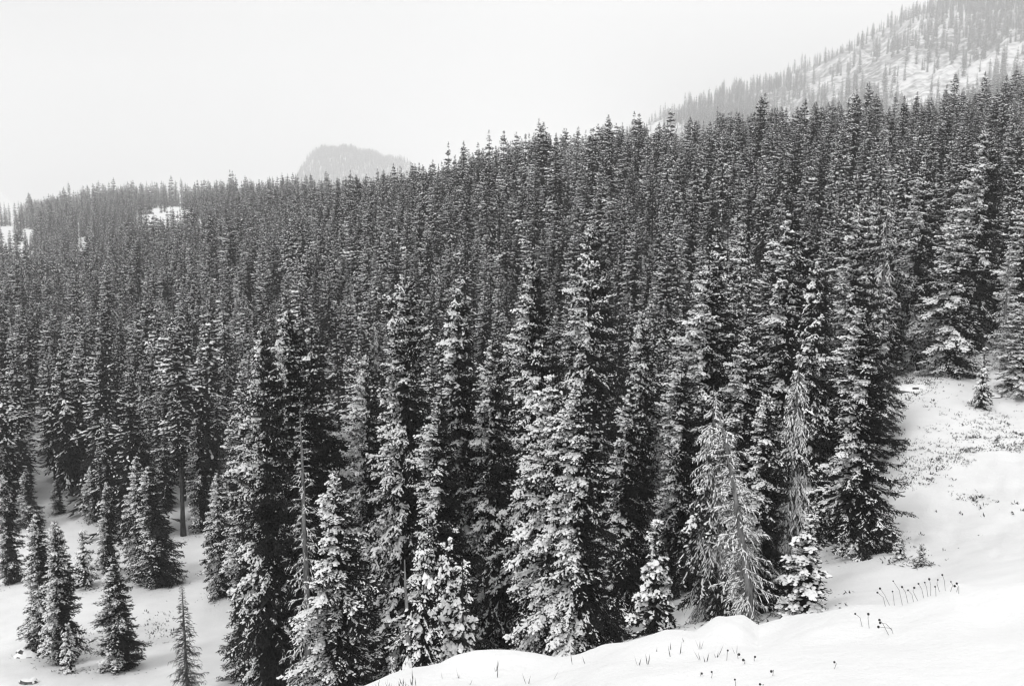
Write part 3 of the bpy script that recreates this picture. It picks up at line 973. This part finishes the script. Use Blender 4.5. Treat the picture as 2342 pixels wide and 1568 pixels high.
ANCH = [(-9e9, 150, 'above the joined firs'), (150, 290, 'above the single dark fir'), (290, 430, 'above the dark thicket'),
        (430, 560, 'left of the front row'), (560, 700, 'behind the twin dark spruces'), (700, 830, 'near the snow chute'),
        (830, 985, 'behind the broad bushy spruce'), (985, 1120, 'behind the speckled fir'), (1120, 1285, 'behind the thick-trunked spruce'),
        (1285, 1425, 'behind the tallest spruce'), (1425, 1560, 'above the lone young spruce'), (1560, 1720, 'above the half-bare tree'),
        (1720, 1880, 'behind the large spruce'), (1880, 2050, 'behind the bank-side spruce'), (2050, 2180, 'above the white slope'), (2180, 9e9, 'by the right edge')]
ORD = ['', 'second', 'third', 'fourth', 'fifth', 'sixth', 'seventh', 'eighth', 'ninth', 'tenth', 'eleventh', 'twelfth', 'thirteenth', 'fourteenth', 'fifteenth', 'sixteenth', 'seventeenth', 'eighteenth', 'nineteenth', 'twentieth', 'twenty-first', 'twenty-second', 'twenty-third', 'twenty-fourth']
buckets = {}
for i in chosen:
    X, Y, Z, h, sx, key, fi, rz = trees[i]
    u, v = project(X, Y, Z + h)
    rY = float(np.interp(X / Y, SQ, _ry[:, 14]))
    fr = Y / rY
    where = 'on the skyline' if fr > .86 else 'high on the slope' if fr > .6 else 'halfway up' if fr > .40 else 'low down'
    an = next(a[2] for a in ANCH if a[0] <= u < a[1])
    look = 'dead grey' if key == 'deadwood' else 'bare-stemmed' if key == 'bare' else 'slender' if FORMS[key][fi]['R'] * sx < 1.08 else 'full'
    buckets.setdefault((look, where, an), []).append((u, i))
for (look, where, an), L in buckets.items():
    L.sort()
    for k, (u, i) in enumerate(L):
        X, Y, Z, h, sx, key, fi, rz = trees[i]
        if len(L) == 1:
            lab = '%s frosted spruce %s %s' % (look, where, an)
        elif k == 0:
            lab = 'leftmost %s frosted spruce %s %s' % (look, where, an)
        elif k == len(L) - 1:
            lab = 'rightmost %s frosted spruce %s %s' % (look, where, an)
        else:
            lab = '%s frosted spruce %s %s, %s from left' % (look, where, an, ORD[min(k, 23)])
        f = FORMS[key][fi]
        sz = h / f['H']
        tree_obj('spruce_tree', f, (X, Y, Z - .1), sz * sx, sz, rz, lab, 'frosted spruces of the forested hillside')

# ------------------------------------------------------------------ the rest of the woods
VARS = bpy.data.collections.new('spruce_forms')
KEYIDX, _k = {}, 0
for key in ('forest', 'bare', 'far', 'deadwood', 'near'):
    for i, f in enumerate(FORMS[key]):
        o = bpy.data.objects.new('spruce_form.%03d' % _k, f['joined'])
        VARS.objects.link(o)
        KEYIDX[key, i] = _k
        _k += 1


def inst_tree(name, rows, label=None):
    """rows: X, Y, Z, sxy, sz, rz, index"""
    rows = np.array(rows, float)
    me = bpy.data.meshes.new(name)
    me.vertices.add(len(rows)); me.vertices.foreach_set('co', rows[:, :3].astype(np.float32).ravel())
    a = me.attributes.new('size', 'FLOAT_VECTOR', 'POINT')
    a.data.foreach_set('vector', np.stack([rows[:, 3], rows[:, 3], rows[:, 4]], 1).astype(np.float32).ravel())
    a = me.attributes.new('turn', 'FLOAT_VECTOR', 'POINT')
    r3 = np.zeros((len(rows), 3)); r3[:, 2] = rows[:, 5]
    r3[:, 0] = RNG.normal(0, .02, len(rows)); r3[:, 1] = RNG.normal(0, .02, len(rows))
    a.data.foreach_set('vector', r3.astype(np.float32).ravel())
    a = me.attributes.new('form', 'INT', 'POINT')
    a.data.foreach_set('value', rows[:, 6].astype(np.int32))
    o = link(name, me, kind='stuff')
    if label:
        o['label'] = label
    g = bpy.data.node_groups.new(name + '_scatter', 'GeometryNodeTree')
    g.interface.new_socket('Geometry', in_out='INPUT', socket_type='NodeSocketGeometry')
    g.interface.new_socket('Geometry', in_out='OUTPUT', socket_type='NodeSocketGeometry')
    gi, go = g.nodes.new('NodeGroupInput'), g.nodes.new('NodeGroupOutput')
    ip = g.nodes.new('GeometryNodeInstanceOnPoints')
    ci = g.nodes.new('GeometryNodeCollectionInfo')
    ci.inputs['Collection'].default_value = VARS
    ci.inputs['Separate Children'].default_value = True
    ci.inputs['Reset Children'].default_value = True
    def attr(nm, ty):
        n = g.nodes.new('GeometryNodeInputNamedAttribute'); n.data_type = ty
        n.inputs['Name'].default_value = nm
        return n.outputs['Attribute']
    g.links.new(gi.outputs[0], ip.inputs['Points'])
    g.links.new(ci.outputs[0], ip.inputs['Instance'])
    ip.inputs['Pick Instance'].default_value = True
    g.links.new(attr('form', 'INT'), ip.inputs['Instance Index'])
    er = g.nodes.new('FunctionNodeEulerToRotation')
    g.links.new(attr('turn', 'FLOAT_VECTOR'), er.inputs[0])
    g.links.new(er.outputs[0], ip.inputs['Rotation'])
    g.links.new(attr('size', 'FLOAT_VECTOR'), ip.inputs['Scale'])
    g.links.new(ip.outputs[0], go.inputs[0])
    md = o.modifiers.new('scatter', 'NODES'); md.node_group = g
    return o


rows = []
for i, (X, Y, Z, h, sx, key, fi, rz) in enumerate(trees):
    if i in chosen_set:
        continue
    sz = h / FORMS[key][fi]['H']
    rows.append((X, Y, Z - .1, sz * sx, sz, rz, KEYIDX[key, fi]))
inst_tree('forest', rows, 'dense frosted conifer forest covering the hillside')

# woods on the mountain, in vertical strips between open snow and rock
rng = np.random.default_rng(71)
n = 30000
s = rng.uniform(.10, .62, n); Y = np.exp(rng.uniform(math.log(880), math.log(2650), n)); X = s * Y
Z = H(X, Y)
dens = .27 + 2.2 * fbm(X * .012, Y * .0035, 61, 3) + .10 * sstep(.42, .56, s)
ok = rng.random(n) < np.clip(dens * .68, .04, .6)
X, Y, Z = X[ok], Y[ok], Z[ok]
rows = []
for i in range(len(X)):
    h = rng.uniform(15, 36)
    fi = int(rng.integers(0, 5)); sz = h / 11.0
    rows.append((X[i], Y[i], Z[i] - .5, sz * rng.uniform(.75, 1.1), sz, rng.uniform(0, 6), KEYIDX['far', fi]))
inst_tree('mountain_forest', rows, 'sparse conifers scattered over the snowy mountain side')
print('mountain trees', len(rows))
rows = []
for (u, d, sx_, n) in ((764, 3000, 85, 2200), (862, 3030, 85, 1600)):
    s0, _ = ray(u, 350)
    X, Y = s0 * d + rng.normal(0, sx_, n), d + rng.uniform(-230, 30, n)
    Z = H(X, Y)
    for i in np.nonzero(Z > -25)[0]:
        sz = rng.uniform(9, 26) / 11
        rows.append((X[i], Y[i], Z[i] - .5, sz * 1.2, sz, rng.uniform(0, 6), KEYIDX['far', int(rng.integers(0, 5))]))
inst_tree('hilltop_forest', rows, 'faint conifers on the distant hill fading into cloud')

# ------------------------------------------------------------------ weeds, stalks, rocks, logs
def ground_at(u, v, y0=4.0, y1=140.0):
    """walk along the sight line until it meets the ground"""
    Ys = np.exp(np.linspace(math.log(y0), math.log(y1), 900))
    Vv = np.full(900, float(v))
    s, r = ray(u, v)
    d = r * Ys - H(s * Ys, Ys)
    k = np.argmax(d < 0) if (d < 0).any() else np.argmin(d / Ys)
    Y = Ys[k]
    return s * Y, Y, float(H(np.array([s * Y]), np.array([Y]))[0])


# dark weed tufts breaking the snow on the right slope
def tufts(name, pts, smin, smax, nblade, label):
    s = Soup()
    for (X, Y, Z) in pts:
        sc = rng.uniform(smin, smax)
        for b in range(int(rng.integers(nblade[0], nblade[1]))):
            a = rng.uniform(0, 6.28); le = rng.uniform(.5, 1.5)
            b0 = np.array([X, Y, Z - .02]) + np.array([math.cos(a), math.sin(a), 0]) * sc * rng.uniform(0, .7)
            tip = b0 + np.array([math.cos(a) * math.sin(le), math.sin(a) * math.sin(le), math.cos(le)]) * sc * rng.uniform(.5, 1.2)
            V, F = kite(b0, tip, sc * rng.uniform(.15, .45)); s.add(V, F)
    V, F = s.get()
    return link(name, mesh_np(name, V, F, [M_WEED]), kind='stuff', label=label)


X, Y = rng.uniform(13, 30, 60000), rng.uniform(28, 52, 60000)
Z = H(X, Y)
u, v = project(X, Y, Z)
w = np.exp(-((v - (1160 - (u - 2050) * .62)) / 95.0) ** 2) * np.maximum(fbm(X * .55, Y * .45, 33, 3) * 5 + .35, 0)
ok = (u > 2030) & (rng.random(60000) < w)
pts = list(zip(X[ok], Y[ok], Z[ok]))[:1700]
tufts('weed_tufts', pts, .05, .17, (3, 8), 'dark dry weeds breaking through the snow on the right slope')
pts = []
for k in range(420):
    u, v = rng.normal(2085, 38), rng.normal(878, 22)
    if u < 2010: continue
    X, Y, Z = ground_at(u, v, 30, 90)
    pts.append((X, Y, Z))
for k in range(120):
    u = rng.uniform(330, 430); v = 1445 - (u - 330) * .28 + rng.normal(0, 22)
    X, Y, Z = ground_at(u, v, 25, 90); pts.append((X, Y, Z))
for k in range(60):
    u = rng.normal(190, 14); v = rng.normal(1470, 22)
    X, Y, Z = ground_at(u, v, 25, 90); pts.append((X, Y, Z))
tufts('weed_patch', pts, .06, .22, (2, 6), 'thin dry weeds showing through the snow')
# needles, cone scales and broken twigs dropped on the snow round the front trees
s_ = Soup()
for (bx_, by_, br_) in blocks:
    n_ = 46 if by_ < 75 else 10
    a, r = rng.uniform(0, 6.28, n_), br_ * rng.uniform(.3, 2.0, n_) + .2
    X, Y = bx_ + r * np.cos(a), by_ + r * np.sin(a)
    Z = H(X, Y) + .015
    for k in range(n_):
        a2 = rng.uniform(0, 6.28); le = rng.uniform(.05, .22)
        p0 = np.array([X[k], Y[k], Z[k]]); q0 = p0 + np.array([math.cos(a2) * le, math.sin(a2) * le, rng.uniform(0, .06)])
        V, F = kite(p0, q0, rng.uniform(.02, .06)); s_.add(V, F)
link('fallen_twigs', mesh_np('fallen_twigs', *s_.get(), [M_WEED]), kind='stuff', label='broken twigs and needles on the snow under the trees')
pts = []
for k in range(170):
    u = rng.choice([rng.uniform(1390, 1480), rng.uniform(1560, 1700), rng.uniform(1735, 1830), rng.normal(1655, 16), rng.uniform(1900, 1960)])
    s0, _ = ray(u, 1430)
    Y = rng.uniform(9.5, 21.0)
    pts.append((s0 * Y, Y, float(H(np.array([s0 * Y]), np.array([Y]))[0])))
tufts('undergrowth', pts, .08, .30, (3, 9), 'low dark twigs and weeds in the hollow behind the snow bank')
# grass blades at the lip of the bank
pts = []
for k in range(46):
    u = rng.choice([rng.normal(880, 14), rng.normal(925, 12), rng.uniform(980, 1700)]); v = np.interp(u, [845, 1050, 1240, 1400, 1530, 1700], [1565, 1535, 1515, 1475, 1465, 1460]) + rng.uniform(0, 55)
    X, Y, Z = ground_at(u, v, 3.5, 12)
    pts.append((X, Y, Z))
s_ = Soup()
for (X, Y, Z) in pts:
    for b in range(int(rng.integers(1, 4))):
        a = rng.uniform(0, 6.28); le = rng.uniform(.05, .6)
        p0 = np.array([X, Y, Z - .02]); q0 = p0 + np.array([math.cos(a) * math.sin(le), math.sin(a) * math.sin(le), math.cos(le)]) * rng.uniform(.04, .13)
        V, F = kite(p0, q0, .006); s_.add(V, F)
link('grass_blades', mesh_np('grass_blades', *s_.get(), [M_WEED]), kind='stuff', label='dry grass blades poking through the snow bank')

# dried seed-head stalks on the bank
STALK = [(1975,1432,1958,1405),(1990,1436,1985,1402),(2028,1385,2005,1352),(2040,1380,2013,1345),(2048,1378,2042,1352),(2068,1362,2045,1330),(2080,1375,2062,1340),
         (2092,1372,2078,1350),(2104,1372,2092,1344),(2116,1362,2102,1335),(2125,1358,2112,1328),(2130,1352,2124,1322),(2142,1362,2136,1338),(2152,1352,2146,1326),
         (2164,1350,2160,1318),(2172,1352,2178,1332),(2186,1355,2190,1345),(2194,1358,2196,1340),(2050,1440,2012,1422),(2046,1446,2004,1442),(2038,1450,2010,1415),
         (1662,1510,1664,1485),(1690,1505,1690,1495),(1702,1518,1700,1508),(1726,1512,1728,1503),(1905,1528,1905,1508),(1602,1545,1604,1536),(1626,1550,1625,1542),(1766,1545,1762,1530),(1684,1580,1683,1572),(1738,1572,1738,1563)]
STALK.sort(key=lambda q: q[2])
side_n = {}
for k, (u0, v0, u1, v1) in enumerate(STALK):
    X, Y, Z = ground_at(u0, v0, 3.4, 12.5)
    s1, r1 = ray(u1, v1)
    tip = np.array([s1 * Y - X, rng.normal(0, .02), r1 * Y - Z])
    if tip[2] < .02:
        tip[2] = .05
    e = link('dried_flower', None, category='dried flower', group='dried seed heads on the snow bank')
    side = 'in the clump on the highest mound of the bank' if u0 < 2210 and v0 < 1400 else 'leaning from the hollow below the mound' if u0 > 1950 else 'poking singly from the open bank'
    side_n[side] = side_n.get(side, 0) + 1
    e['label'] = 'dark seed head %s, %s from left' % (side, (['first'] + ORD[1:])[side_n[side] - 1])
    e.location = (X, Y, Z)
    mid = tip * .55 + np.array([rng.normal(0, .01), rng.normal(0, .01), .012])
    link('stem', mesh_np('stem', *tube([(0, 0, -.03), mid, tip], [.0014, .0012, .001], 4), [M_WEED]), e)
    rr_ = rng.uniform(.0045, .0075)
    th = np.linspace(0, math.pi, 5)
    V, F = tube(np.stack([np.zeros(5), np.zeros(5), -np.cos(th) * rr_ * 1.15], 1) + tip, np.sin(th) * rr_ + .001, 7)
    link('seed_head', mesh_np('seed_head', V, F, [M_WEED], smooth=True), e)


def rock(u, v, r, label, seed, y0=25, y1=120, squash=.75):
    rg = np.random.default_rng(seed)
    X, Y, Z = ground_at(u, v, y0, y1)
    n = 14; m = 8
    V = []
    for i in range(m + 1):
        for j in range(n):
            th, ph = math.pi * i / m, 2 * math.pi * j / n
            d = np.array([math.sin(th) * math.cos(ph), math.sin(th) * math.sin(ph), math.cos(th)])
            k = 1 + 1.3 * float(fbm(np.array([d[0] * 1.7 + seed * 3.7]), np.array([d[1] * 1.7 + d[2] * 2.3]), 3, 3)[0])
            V.append(d * r * k * np.array([1.25, .9, squash]))
    F, mi = [], []
    V = np.array(V)
    for i in range(m):
        for j in range(n):
            a, b = i * n + j, i * n + (j + 1) % n
            F.append((a, a + n, b + n, b)); mi.append(0)
    e = link('boulder', None, label=label, category='boulder')
    e.location = (X, Y, Z - r * .12)
    link('stone', mesh_np('stone', V, F, [M_ROCK]), e)
    Fa = np.array(F); fc = V[Fa].mean(1)
    nrm = np.cross(V[Fa[:, 2]] - V[Fa[:, 0]], V[Fa[:, 3]] - V[Fa[:, 1]])
    nrm /= np.linalg.norm(nrm, axis=1)[:, None] + 1e-9
    nz_ = np.abs(nrm[:, 2]) * (fc[:, 2] > r * squash * .15)
    keep = nz_ + .5 * fbm(fc[:, 0] / r * 2.2 + seed, fc[:, 1] / r * 2.2, 7, 2) > .62
    cap = V + np.array([0, 0, r * .06]) + V / (np.linalg.norm(V, axis=1)[:, None] + 1e-6) * r * .05
    if keep.any():
        link('snow_cap', mesh_np('snow_cap', cap, Fa[keep], [M_SNOW], smooth=True), e)


rock(62, 1500, .5, 'dark boulder with a snow cap at the foot of the two joined firs', 1)
rock(68, 1562, .30, 'small dark stump of rock at the bottom edge of the clearing', 2)
rock(2085, 888, .7, 'dark flat rock in the weeds at the upper edge of the white slope', 3, squash=.3)
rock(2265, 905, .45, 'small dark rock below the narrow sapling on the white slope', 4, squash=.35)


def log(u0, v0, u1, v1, r, label, y0, y1, twigs=4, lift=0.0):
    A = np.array(ground_at(u0, v0, y0, y1)); B = np.array(ground_at(u1, v1, y0, y1))
    B[1] = A[1] + np.clip(B[1] - A[1], -2.5, 2.5)
    B[2] = float(H(np.array([B[0]]), np.array([B[1]]))[0]) + lift
    e = link('fallen_log', None, label=label, category='log')
    e.location = A
    t = np.linspace(0, 1, 7)
    pts = t[:, None] * (B - A)[None] + np.array([0, 0, r * .6])
    link('trunk', mesh_np('trunk', *tube(pts, r * (1 - .5 * t), 7), [M_BARK], smooth=True), e)
    link('snow_strip', mesh_np('snow_strip', *tube(pts + np.array([0, 0, r * .55]), r * (1 - .5 * t) * .62, 6), [M_SNOW], smooth=True), e)
    for k in range(twigs):
        p = pts[0] + (pts[-1] - pts[0]) * rng.uniform(.3, .95)
        q = p + np.array([rng.normal(0, .3), rng.normal(0, .2), rng.uniform(.15, .5)])
        link('twig', mesh_np('twig', *tube([p, (p + q) / 2 + .02, q], [.015, .01, .005], 4), [M_BARK]), e)


log(1190, 1490, 1285, 1452, .14, 'dark fallen log beside the thick bare trunk behind the bank', 20, 45)
log(2330, 852, 2272, 800, .10, 'thin broken trunk leaning on the snow beside the narrow sapling', 40, 80, 5, 2.2)

# ------------------------------------------------------------------ haze
hz = bpy.data.materials.new('haze')
hz.use_nodes = True
hz.node_tree.nodes.clear()
ho = hz.node_tree.nodes.new('ShaderNodeOutputMaterial')
pv = hz.node_tree.nodes.new('ShaderNodeVolumePrincipled')
pv.inputs['Color'].default_value = (.97, .97, .97, 1)
pv.inputs['Density'].default_value = 0.0004
pv.inputs['Anisotropy'].default_value = 0.2
hz.node_tree.links.new(pv.outputs[0], ho.inputs['Volume'])
zlo, zhi = -480.0, 450.0
bx = [(x, y, z) for x in (-6500, 6500) for y in (-80, 4010) for z in (zlo, zhi)]
me = mesh_np('haze', bx, [(0, 1, 3, 2), (4, 6, 7, 5), (0, 4, 5, 1), (2, 3, 7, 6), (0, 2, 6, 4), (1, 5, 7, 3)], [hz])
link('haze', me, kind='stuff', label='thin snowy haze between the camera and the mountain')
